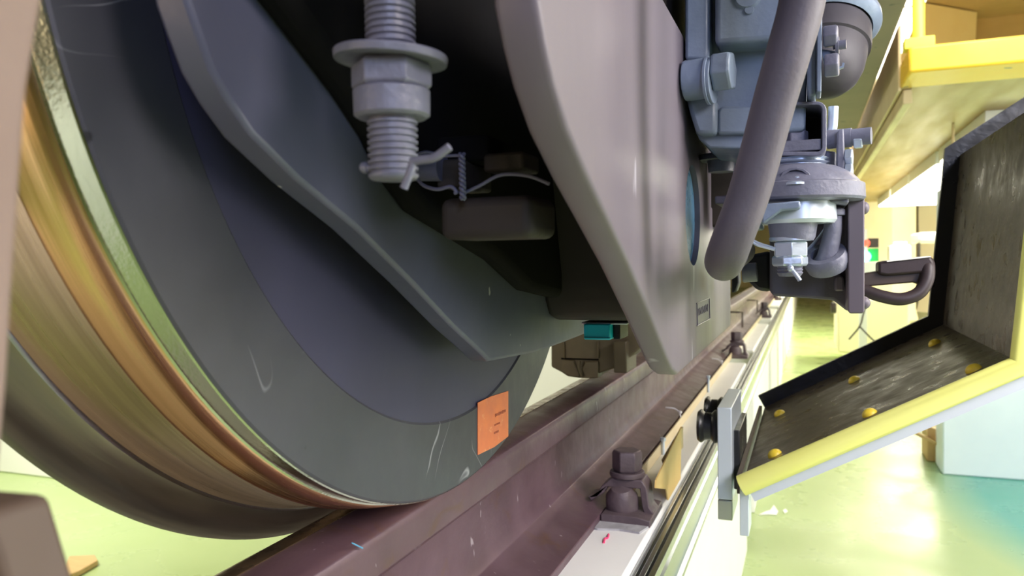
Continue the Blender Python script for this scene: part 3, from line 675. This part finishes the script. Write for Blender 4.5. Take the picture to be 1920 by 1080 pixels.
tag(o, 'tan ribbed duct piece above the amber sheet', 'duct')

# ------------------------------------------------------------------ aluminium guide rail
gx0, gx1, gz0, gz1 = .1530, .1826, -.262, -.182
gp = [(gx0, gz1), (gx0 + .006, gz1), (gx0 + .006, gz1 - .006), (gx0 + .011, gz1 - .006), (gx0 + .011, gz1 + .001), (gx0 + .018, gz1 + .001), (gx0 + .018, gz1 - .007), (gx0 + .022, gz1 - .007), (gx0 + .022, gz1),
      (gx1, gz1 - .001), (gx1, gz1 - .014), (gx1 - .004, gz1 - .017), (gx1 - .004, gz1 - .022), (gx1, gz1 - .025), (gx1, gz0 + .012), (gx1 + .006, gz0 + .008), (gx1 + .006, gz0), (gx0, gz0)]
gr = thing('guide_rail', (.166, 1, gz0), 'silver aluminium guide rail with grooves fixed along the plinth edge', 'guide rail')
MB().ext([(x, .25, z) for x, z in gp], (0, 12, 0)).build('extrusion', alu, gr, bevel=.0006, ang=40)
MB().b2(gx0 + .0062, gx0 + .0108, .25, 12.2, gz1 - .0058, gz1 - .004).b2(gx0 + .0182, gx0 + .0218, .25, 12.2, gz1 - .0068, gz1 - .005).build('groove_liner', black_m, gr)
for k in range(5):
    MB().b2(.1521, gx0 - .0001, .9 + k * 1.7, .98 + k * 1.7, gz0, gz0 + .05).build('fixing_bracket', alu_plate, gr, bevel=.001)

# ------------------------------------------------------------------ trolley and sheet chute
tX = .3626
tl = thing('trolley_chute', (.27, 1.3, -.2), 'black rubber lined guard chute with yellow edge and studs on its rail trolley', 'guard chute')
pa = at(1372, 765, D=1.10); px0, px1 = pa.x - .0205, pa.x
zt = pa.z; zbm = at(1360, 980, D=1.10).z
yl = pa.y
MB().b2(px0, px1, yl, yl + .17, zt - .135, zt).build('side_plate', alu_plate, tl, bevel=.0015)
MB().b2(px0, px1, yl, yl + .10, zbm, zt - .136).build('lower_plate', mat('greenish_aluminium', (.55, .58, .48), .35, .5), tl, bevel=.0015)
for yy, zz in ((yl + .03, zt - .035), (yl + .115, zt - .03)):
    MB().lathe([(0, .008), (.0, .022), (.004, .025), (.006, .0245), (.010, .0205), (.020, .0205), (.024, .0245), (.026, .025), (.030, .022), (.030, .008)], (px0 - .001, yy, zz), (-1, 0, 0), 48).build('roller', black_gloss, tl)
CY0, CY1 = 1.095, 1.65
fl = at(1395, 893, Y=CY0); fr = at(1902, 672, Y=CY0)       # front edge of the sloping tread
rl = at(1434, 768, Y=CY1); rr2 = at(1772, 612, Y=CY1)
bx0, bz0 = (fl.x + rl.x) / 2, (fl.z + rl.z) / 2
bx1, bz1 = (fr.x + rr2.x) / 2, (fr.z + rr2.z) / 2
MB().b2(px1, bx0 - .011, yl + .03, yl + .17, at(1400, 930, D=1.1).z, at(1400, 815, D=1.1).z).build('mount_block', black_gloss, tl, bevel=.0015)
rt = at(1800, 291, Y=CY1); tx2, tz2 = rt.x, rt.z
rt3 = at(1925, 205, Y=CY1)
print('chute', fl, rl, fr, rr2, rt, rt3)
th = .012
prof2 = [(bx0, bz0), (bx1, bz1), (tx2, tz2), (rt3.x + .25, rt3.z + .16)]
def strip(p, q, off0, off1, y0, y1):
    d = Vector((q[0] - p[0], 0, q[1] - p[1])).normalized(); n = Vector((d.z, 0, -d.x))   # outward/below
    return [Vector((p[0], y0, p[1])) + n * off0, Vector((q[0], y0, q[1])) + n * off0, Vector((q[0], y0, q[1])) + n * off1, Vector((p[0], y0, p[1])) + n * off1]
def miter(off):
    P = [Vector((x, z)) for x, z in prof2]; out = []
    for i, p in enumerate(P):
        ns = []
        if i > 0: d_ = (P[i] - P[i - 1]).normalized(); ns.append(Vector((d_.y, -d_.x)))
        if i < len(P) - 1: d_ = (P[i + 1] - P[i]).normalized(); ns.append(Vector((d_.y, -d_.x)))
        n = (ns[0] + ns[-1]).normalized(); out.append(p + n * (off / n.dot(ns[0])))
    return out
def chan(mb, i0, i1, o0_, o1_, y0, y1):
    A_, B_ = miter(o0_), miter(o1_)
    for i in range(i0, i1): mb.ext([(A_[i].x, y0, A_[i].y), (A_[i + 1].x, y0, A_[i + 1].y), (B_[i + 1].x, y0, B_[i + 1].y), (B_[i].x, y0, B_[i].y)], (0, y1 - y0, 0))
    return mb
chan(MB(), 0, 1, 0, .006, CY0, CY1).build('sloping_panel', rubber, tl)
chan(MB(), 1, 2, 0, .006, CY0, CY1).build('upright_panel', rubber, tl)
chan(MB(), 2, 3, 0, .006, CY0, CY1).build('upper_panel', rubber, tl)
for i, nm_ in enumerate(('lower_rear_lip', 'upright_rear_lip', 'upper_rear_lip')): chan(MB(), i, i + 1, -.026, .010, CY1 - .004, CY1 + .010).build(nm_, black_gloss, tl)
for i, nm_ in enumerate(('lower_front_strip', 'upright_front_strip', 'upper_front_strip')): chan(MB(), i, i + 1, .004, .030, CY0 - .008, CY0 + .002).build(nm_, white_pl, tl)
d = Vector((bx1 - bx0, 0, bz1 - bz0)).normalized(); n_ = Vector((d.z, 0, -d.x))
e0 = Vector((bx0, CY0 - .006, bz0)) + n_ * .004; e1 = Vector((bx1, CY0 - .006, bz1)) + n_ * .004
d2 = Vector((tx2 - bx1, 0, tz2 - bz1)).normalized(); e2 = Vector((tx2, CY0 - .006, tz2)) + Vector((d2.z, 0, -d2.x)) * .004
MB().tube([e0 - d * .006, e1, e2, e2 + Vector((.3, 0, .25))], .0145, 20, 1).build('yellow_foam_edge', yellow, tl)
mb = None
ln_ = (Vector((bx1, 0, bz1)) - Vector((bx0, 0, bz0)))
for (x, y) in ((1462, 777), (1602, 714), (1753, 645), (1453, 853), (1631, 777), (1826, 694)):
    # intersect the pixel ray with the sloping panel plane
    r_ = ray(x, y); nn = Vector((-d.z, 0, d.x)); t_ = (Vector((bx0, 0, bz0)) - CAM).dot(nn) / r_.dot(nn); q = CAM + r_ * t_
    MB().dome(q, nn, .0105, .0085, 24).build('stud', stud_y, tl)
# left end trim and leg
MB().b2(bx0 - .010, bx0 - .004, CY0, CY1 - .02, bz0 - .02, bz0 + .006).build('end_trim', dark_m, tl)
lg = at(1400, 925, Y=CY0)
MB().b2(bx0 - .006, bx0 + .006, CY0 - .004, CY0 + .05, at(1390, 1003, Y=CY0).z, lg.z + .01).build('leg', alu_plate, tl, bevel=.001)

# ------------------------------------------------------------------ foreground: blurred post and block at the left edge
fp = thing('foreground_bracket', at(60, 1080, D=.2), 'out of focus pinkish brown steel post and foot block at the left photo edge', 'bracket')
MB().ext([at(x, y, D=.18) for x, y in ((-160, -60), (100, -60), (80, 60), (62, 170), (52, 300), (34, 560), (24, 720), (8, 900), (8, 1150), (-160, 1150))], (0.012, -.03, 0)).build('post', post_m, fp, bevel=.004, seg=3)
MB().ext([at(x, y, D=.22) for x, y in ((-120, 905), (98, 922), (122, 1000), (165, 1150), (-120, 1150))], (.0, -.02, 0)).build('foot_block', foot_m, fp, bevel=.003, seg=3)
o = MB().ext([at(x, y, Z=FZ + .001) for x, y in ((130, 1052), (178, 1050), (184, 1060), (150, 1080), (110, 1095))], (0, 0, .02)).build('floor_wedge', wood, bevel=.003)
tag(o, 'small pale wooden wedge on the green floor, lower left', 'wedge')
# white cabinet wall beyond the wheel on the left
lw = thing('white_bench', at(60, 905, Z=FZ), 'bright white bench side on the floor, left behind the wheel', 'bench')
a = at(103, 898, Z=FZ)
MB().b2(a.x - 2.2, a.x, a.y, a.y + .8, FZ, FZ + 1.0).build('bench_body', white_m, lw, bevel=.01)
q = at(66, 903, Y=a.y - .005); MB().b2(q.x - .04, q.x + .05, a.y - .02, a.y, q.z - .01, q.z + .02).build('handle', cabinet, lw, bevel=.004)
o = MB().b2(-1.62, -1.3, -3, .7, FZ, -.172).build('rail_plinth', conc, bevel=.01)
tag(o, 'white plinth of the opposite rail, mirrored in the wheel tread at the left', 'plinth')
wbk = MB().b2(-6.5, -.72, 5.2, 5.3, FZ, .9).build('white_screen', white_m)
tag(wbk, 'bright white screen wall behind the wheel, seen between its rim and the brown bracket', 'screen')

# ------------------------------------------------------------------ train body above
cb = thing('rail_car', (-.6, 3, 1.12), 'olive grey underside of the train body above the bogie, top right', 'train body')
MB().b2(-1.9, .70, -1.5, 12.5, 1.118, 1.6).build('body_underframe', carbody, cb, bevel=.01)
MB().b2(.10, .30, .2, 2.6, .62, 1.1).build('light_block_box', shade_black, cb, bevel=.02)  # unseen box added above the frame to block light from overhead

# ------------------------------------------------------------------ side platform with yellow edge beam, lamp row
PZ = 1.02; PY = 3.55
def G(x, y): return at(x, y, Z=PZ)
pf = thing('side_platform', (1.6, PY, PZ), 'tan sheet platform deck raised at the right with bright yellow front beam', 'platform')
fa_ = G(1690, 165)
gxl = fa_.x
MB().b2(gxl, 4.5, fa_.y, 12.5, PZ, PZ + .06).build('deck', under, pf)
fb_ = at(1690, 137, Z=PZ)
MB().b2(gxl - .005, 4.5, fb_.y, fa_.y + .01, PZ - .002, PZ + .112).build('yellow_beam', beam_y, pf, bevel=.012, label='bright yellow beam with scuffs')
MB().b2(gxl - .012, gxl, fa_.y + .012, 12.5, PZ - .01, PZ + .30).build('fascia_board', fascia, pf)
g1 = at(1702, 187, Z=PZ - .05)
MB().b2(g1.x - .02, g1.x + .02, g1.y, 12.4, PZ - .07, PZ - .0).build('gutter', fascia, pf, bevel=.004)
po_ = thing('guard_rail_post', (gxl + .1, fb_.y + .1, PZ + .115), 'yellow guard rail post standing on the yellow platform beam', 'post')
pq = at(1722, 95, Y=fb_.y + .08)
MB().cyl((pq.x, pq.y, PZ + .113), (pq.x, pq.y, PZ + 1.2), .026, 24).build('upright', rail_y, po_)
MB().b2(pq.x - .06, pq.x + .06, pq.y - .04, pq.y + .04, PZ + .112, PZ + .16).build('foot_plate', rail_y, po_, bevel=.003)
# lamp rows under the platform
lcor = at(1847, 207, Z=PZ)
for i in range(4):
    y0 = lcor.y + i * 1.75
    t = thing('strip_lamp', (lcor.x + .2, y0, PZ - .13), ('lit strip lamp under the platform, nearest the camera', 'lit strip lamp under the platform, second from the front', 'lit strip lamp under the platform, third from the front', 'lit strip lamp under the platform, farthest away')[i], 'lamp', 'strip lamps under the platform')
    MB().b2(lcor.x, lcor.x + .90, y0, y0 + 1.6, PZ - .10, PZ - .001).build('lamp_housing', cabinet, t, bevel=.004)
    MB().b2(lcor.x + .01, lcor.x + .89, y0 + .03, y0 + 1.57, PZ - .115, PZ - .10).build('diffuser', tube_m, t)
area('strip_lamp_light', (lcor.x + .2, lcor.y + 3, PZ - .14), (lcor.x, lcor.y + 3, FZ), .4, 120, (1.0, .95, .78), 6)

for i in range(5):
    y0 = 3.0 + i * 2.3
    t = thing('ceiling_strip_lamp', (1.49, y0, 3.1), ('long lit lamp high beyond the train body edge, ' + ('nearest', 'second nearest', 'third', 'fourth', 'farthest')[i] + ' of the high row'), 'lamp', 'high strip lamps')
    MB().b2(1.36, 1.62, y0, y0 + 2.2, 3.06, 3.12).build('lamp_housing', cabinet, t)
    MB().b2(1.37, 1.61, y0 + .01, y0 + 2.19, 3.05, 3.06).build('diffuser', tube_m, t)
    for k in (.3, 1.9): MB().cyl((1.49, y0 + k, 3.12), (1.49, y0 + k, 4.2 if not any(ty - .02 < y0 + k < ty + .37 for ty in (8, 11.5, 15, 18.5)) else 3.7), .01, 8).build('hanger', ceil_m, t)
# pale blue pillar under the platform
pc = at(1767, 890, Z=FZ)
pil = MB().b2(pc.x, pc.x + 1.6, pc.y, pc.y + .22, FZ, at(1765, 352, Y=pc.y).z).build('support_pillar', blueconc, bevel=.008)
tag(pil, 'wide pale blue painted concrete pillar behind the guard chute', 'pillar')
cr_ = at(1738, 865, Z=FZ)
ct = MB().b2(cr_.x, cr_.x + .2, cr_.y, cr_.y + .2, FZ, FZ + .16).build('wooden_box', wood, bevel=.006)
tag(ct, 'small tan wooden box on the floor left of the blue pillar', 'box')
sh = thing('low_shelf', at(1720, 820, Z=FZ), 'low tan shelf with small boards left of the blue pillar', 'shelf')
qa = at(1735, 835, Z=FZ + .1)
def H(x, y, e=0.): return at(x, y, Y=qa.y + e)
MB().ext([H(1690, 802), H(1762, 838), H(1762, 832), H(1690, 797)], (0, .05, 0)).build('shelf_edge', wood, sh)
MB().ext([H(1740, 800, .05), H(1758, 806, .05), H(1758, 830, .05), H(1740, 822, .05)], (0, .04, 0)).build('board', wood, sh)
MB().ext([H(1712, 792, .05), H(1722, 800, .05), H(1730, 820, .05), H(1714, 806, .05)], (0, .04, 0)).build('white_board', white_m, sh)

# ------------------------------------------------------------------ paper scraps
for i, (pts_, lb) in enumerate((([(1424, 966), (1436, 960), (1444, 958), (1451, 948), (1459, 960), (1456, 966), (1440, 965)], 'white paper scrap on the green floor below the yellow edge'), ([(1468, 958), (1473, 955), (1477, 960), (1471, 963)], 'tiny round white paper bit beside the larger scrap'))):
    o = MB().ext([at(x, y, Z=FZ + .001) for x, y in pts_], (0, 0, .004)).build('paper_scrap', paper, smooth=False)
    tag(o, lb, 'paper scrap', 'paper scraps on the floor')

# ------------------------------------------------------------------ far hall: columns, signal lamp, machines
def col_at(x, y, w_, lb):
    p = at(x, y, Z=FZ); t = thing('hall_column', p, lb, 'column', 'cream hall columns')
    MB().lathe([(0, w_ * 1.1), (.2, w_), (2.2, w_), (2.5, w_ * 1.15), (2.85, w_ * 1.8), (3.05, w_ * 3), (5.05, w_ * 3.2)], p, (0, 0, 1), 4, a0=0).build('shaft', hallwall, t, ang=20)
    return t
col_at(1668, 600, .40, 'cream column with flared head, seen over the cable arm')
col_at(1760, 585, .35, 'cream column farther right, partly behind the guard chute')
hb = MB().b2(.6, 6.9, 13, 13.4, 1.25, 1.8).build('cross_beam', ceil_m, bevel=.05)
tag(hb, 'cream cross beam of the hall above the distant machines', 'beam')
DS = 6.0
def F(x, y, D_=DS): return at(x, y, D=D_)
def fbx(x0, y0, x1, y1, D_, dp):
    a = at(x0, y0, D=D_); b = at(x1, y1, D=D_); return MB().b2(min(a.x, b.x), max(a.x, b.x), a.y, a.y + dp, min(a.z, b.z), max(a.z, b.z))
sg = thing('signal_lamp', F(1620, 500), 'signal post with red and bright green lamps right of the bracket end plate', 'signal lamp')
a = F(1621, 530); MB().b2(a.x - .04, a.x + .02, a.y + .02, a.y + .06, FZ, F(1621, 430).z).build('post', white_m, sg)
MB().dome(F(1624, 456), (-.1, -1, 0), .028, .02).build('red_lamp', red_l, sg)
MB().dome(F(1622, 481), (-.1, -1, 0), .042, .03).build('green_lamp', green_l, sg)
fbx(1628, 466, 1647, 490, DS, .04).build('green_panel', green_p, sg)
fbx(1628, 447, 1647, 464, DS, .06).build('dark_panel', dark_m, sg)
fbx(1618, 491, 1647, 520, DS - .1, .1).build('white_case', white_m, sg, bevel=.01)
mc = thing('white_machine', F(1690, 520, 9), 'pale enclosure with small tanks on top, seen over the cable arm', 'machine')
fbx(1668, 460, 1706, 520, 9, .3).build('case', white_m, mc, bevel=.02)
for x in (1679, 1687, 1695): a = F(x, 460, 9); MB().cyl(a, a + Vector((0, 0, .04)), .03, 16).build('tank', white_m, mc)
for x0, x1 in ((1671, 1678), (1690, 1704)): fbx(x0, 471, x1, 482, 8.98, .01).build('window', cabinet, mc)
lc = thing('light_canopy', F(1740, 440, 7), 'white canopy over the distant workbench', 'canopy')
fbx(1722, 436, 1768, 454, 7, .6).build('panel', white_m, lc, bevel=.02)
wbn = thing('work_bench', F(1750, 540, 7), 'cluttered workbench under the white canopy', 'bench')
fbx(1722, 455, 1726, 560, 7, .05).build('leg', dark_m, wbn); fbx(1755, 470, 1764, 510, 7, .05).build('leg', dark_m, wbn)
fbx(1722, 500, 1768, 506, 7, .5).build('top', cabinet, wbn)
for i, (x, y, r_, lb) in enumerate(((1783, 348, .022, 'round lit lamp at the upper corner beside the guard chute'), (1768, 425, .04, 'round lit lamp left of the guard chute upright'))):
    D_ = 4.6 if i == 0 else 6.5
    t = thing('round_lamp', F(x, y, D_), lb, 'lamp', 'round lamps beside the chute')
    MB().dome(F(x, y, D_), (-.4, -1, 0), r_, r_ * .9).build('glass', bulb_m, t)
    MB().cyl(F(x, y, D_), F(x, y, D_) + Vector((.02, .1, 0)), r_ * 1.05, 20).build('body', ceil_m, t)
    MB().cyl(F(x, y, D_) + Vector((.02, .06, 0)), Vector((F(x, y, D_).x + .02, F(x, y, D_).y + .06, PZ - (.001 if i == 0 else .117))), .008, 10).build('hanger', ceil_m, t)
# black thin stand on the floor and castor
st_ = MB().tube([at(1618, 592, D=5.5), at(1612, 612, D=5.5), at(1592, 636, D=5.5)], .006, 8, 3).tube([at(1612, 612, D=5.5), at(1625, 626, D=5.5), at(1640, 640, D=5.5)], .006, 8, 3).tube([at(1627, 560, D=5.5), at(1618, 592, D=5.5)], .006, 8, 1)
tag(st_.build('cable_stand', dark_m), 'thin black split cable stand on the floor below the bracket', 'stand')
dl = thing('floor_dolly', at(1570, 585, D=6), 'cream dolly box with dark castor below the side bracket', 'dolly')
fbx(1570, 560, 1700, 660, 7.5, 1.0).build('box', mat('cream_box', (.80, .74, .48), .6), dl, bevel=.02)
a = at(1563, 577, D=6); MB().lathe([(-.02, .045), (.02, .045)], a, (1, 0, 0), 24).build('castor', dark_m, dl, bevel=.008)
# lamp just for the bright haze-white far pit wall
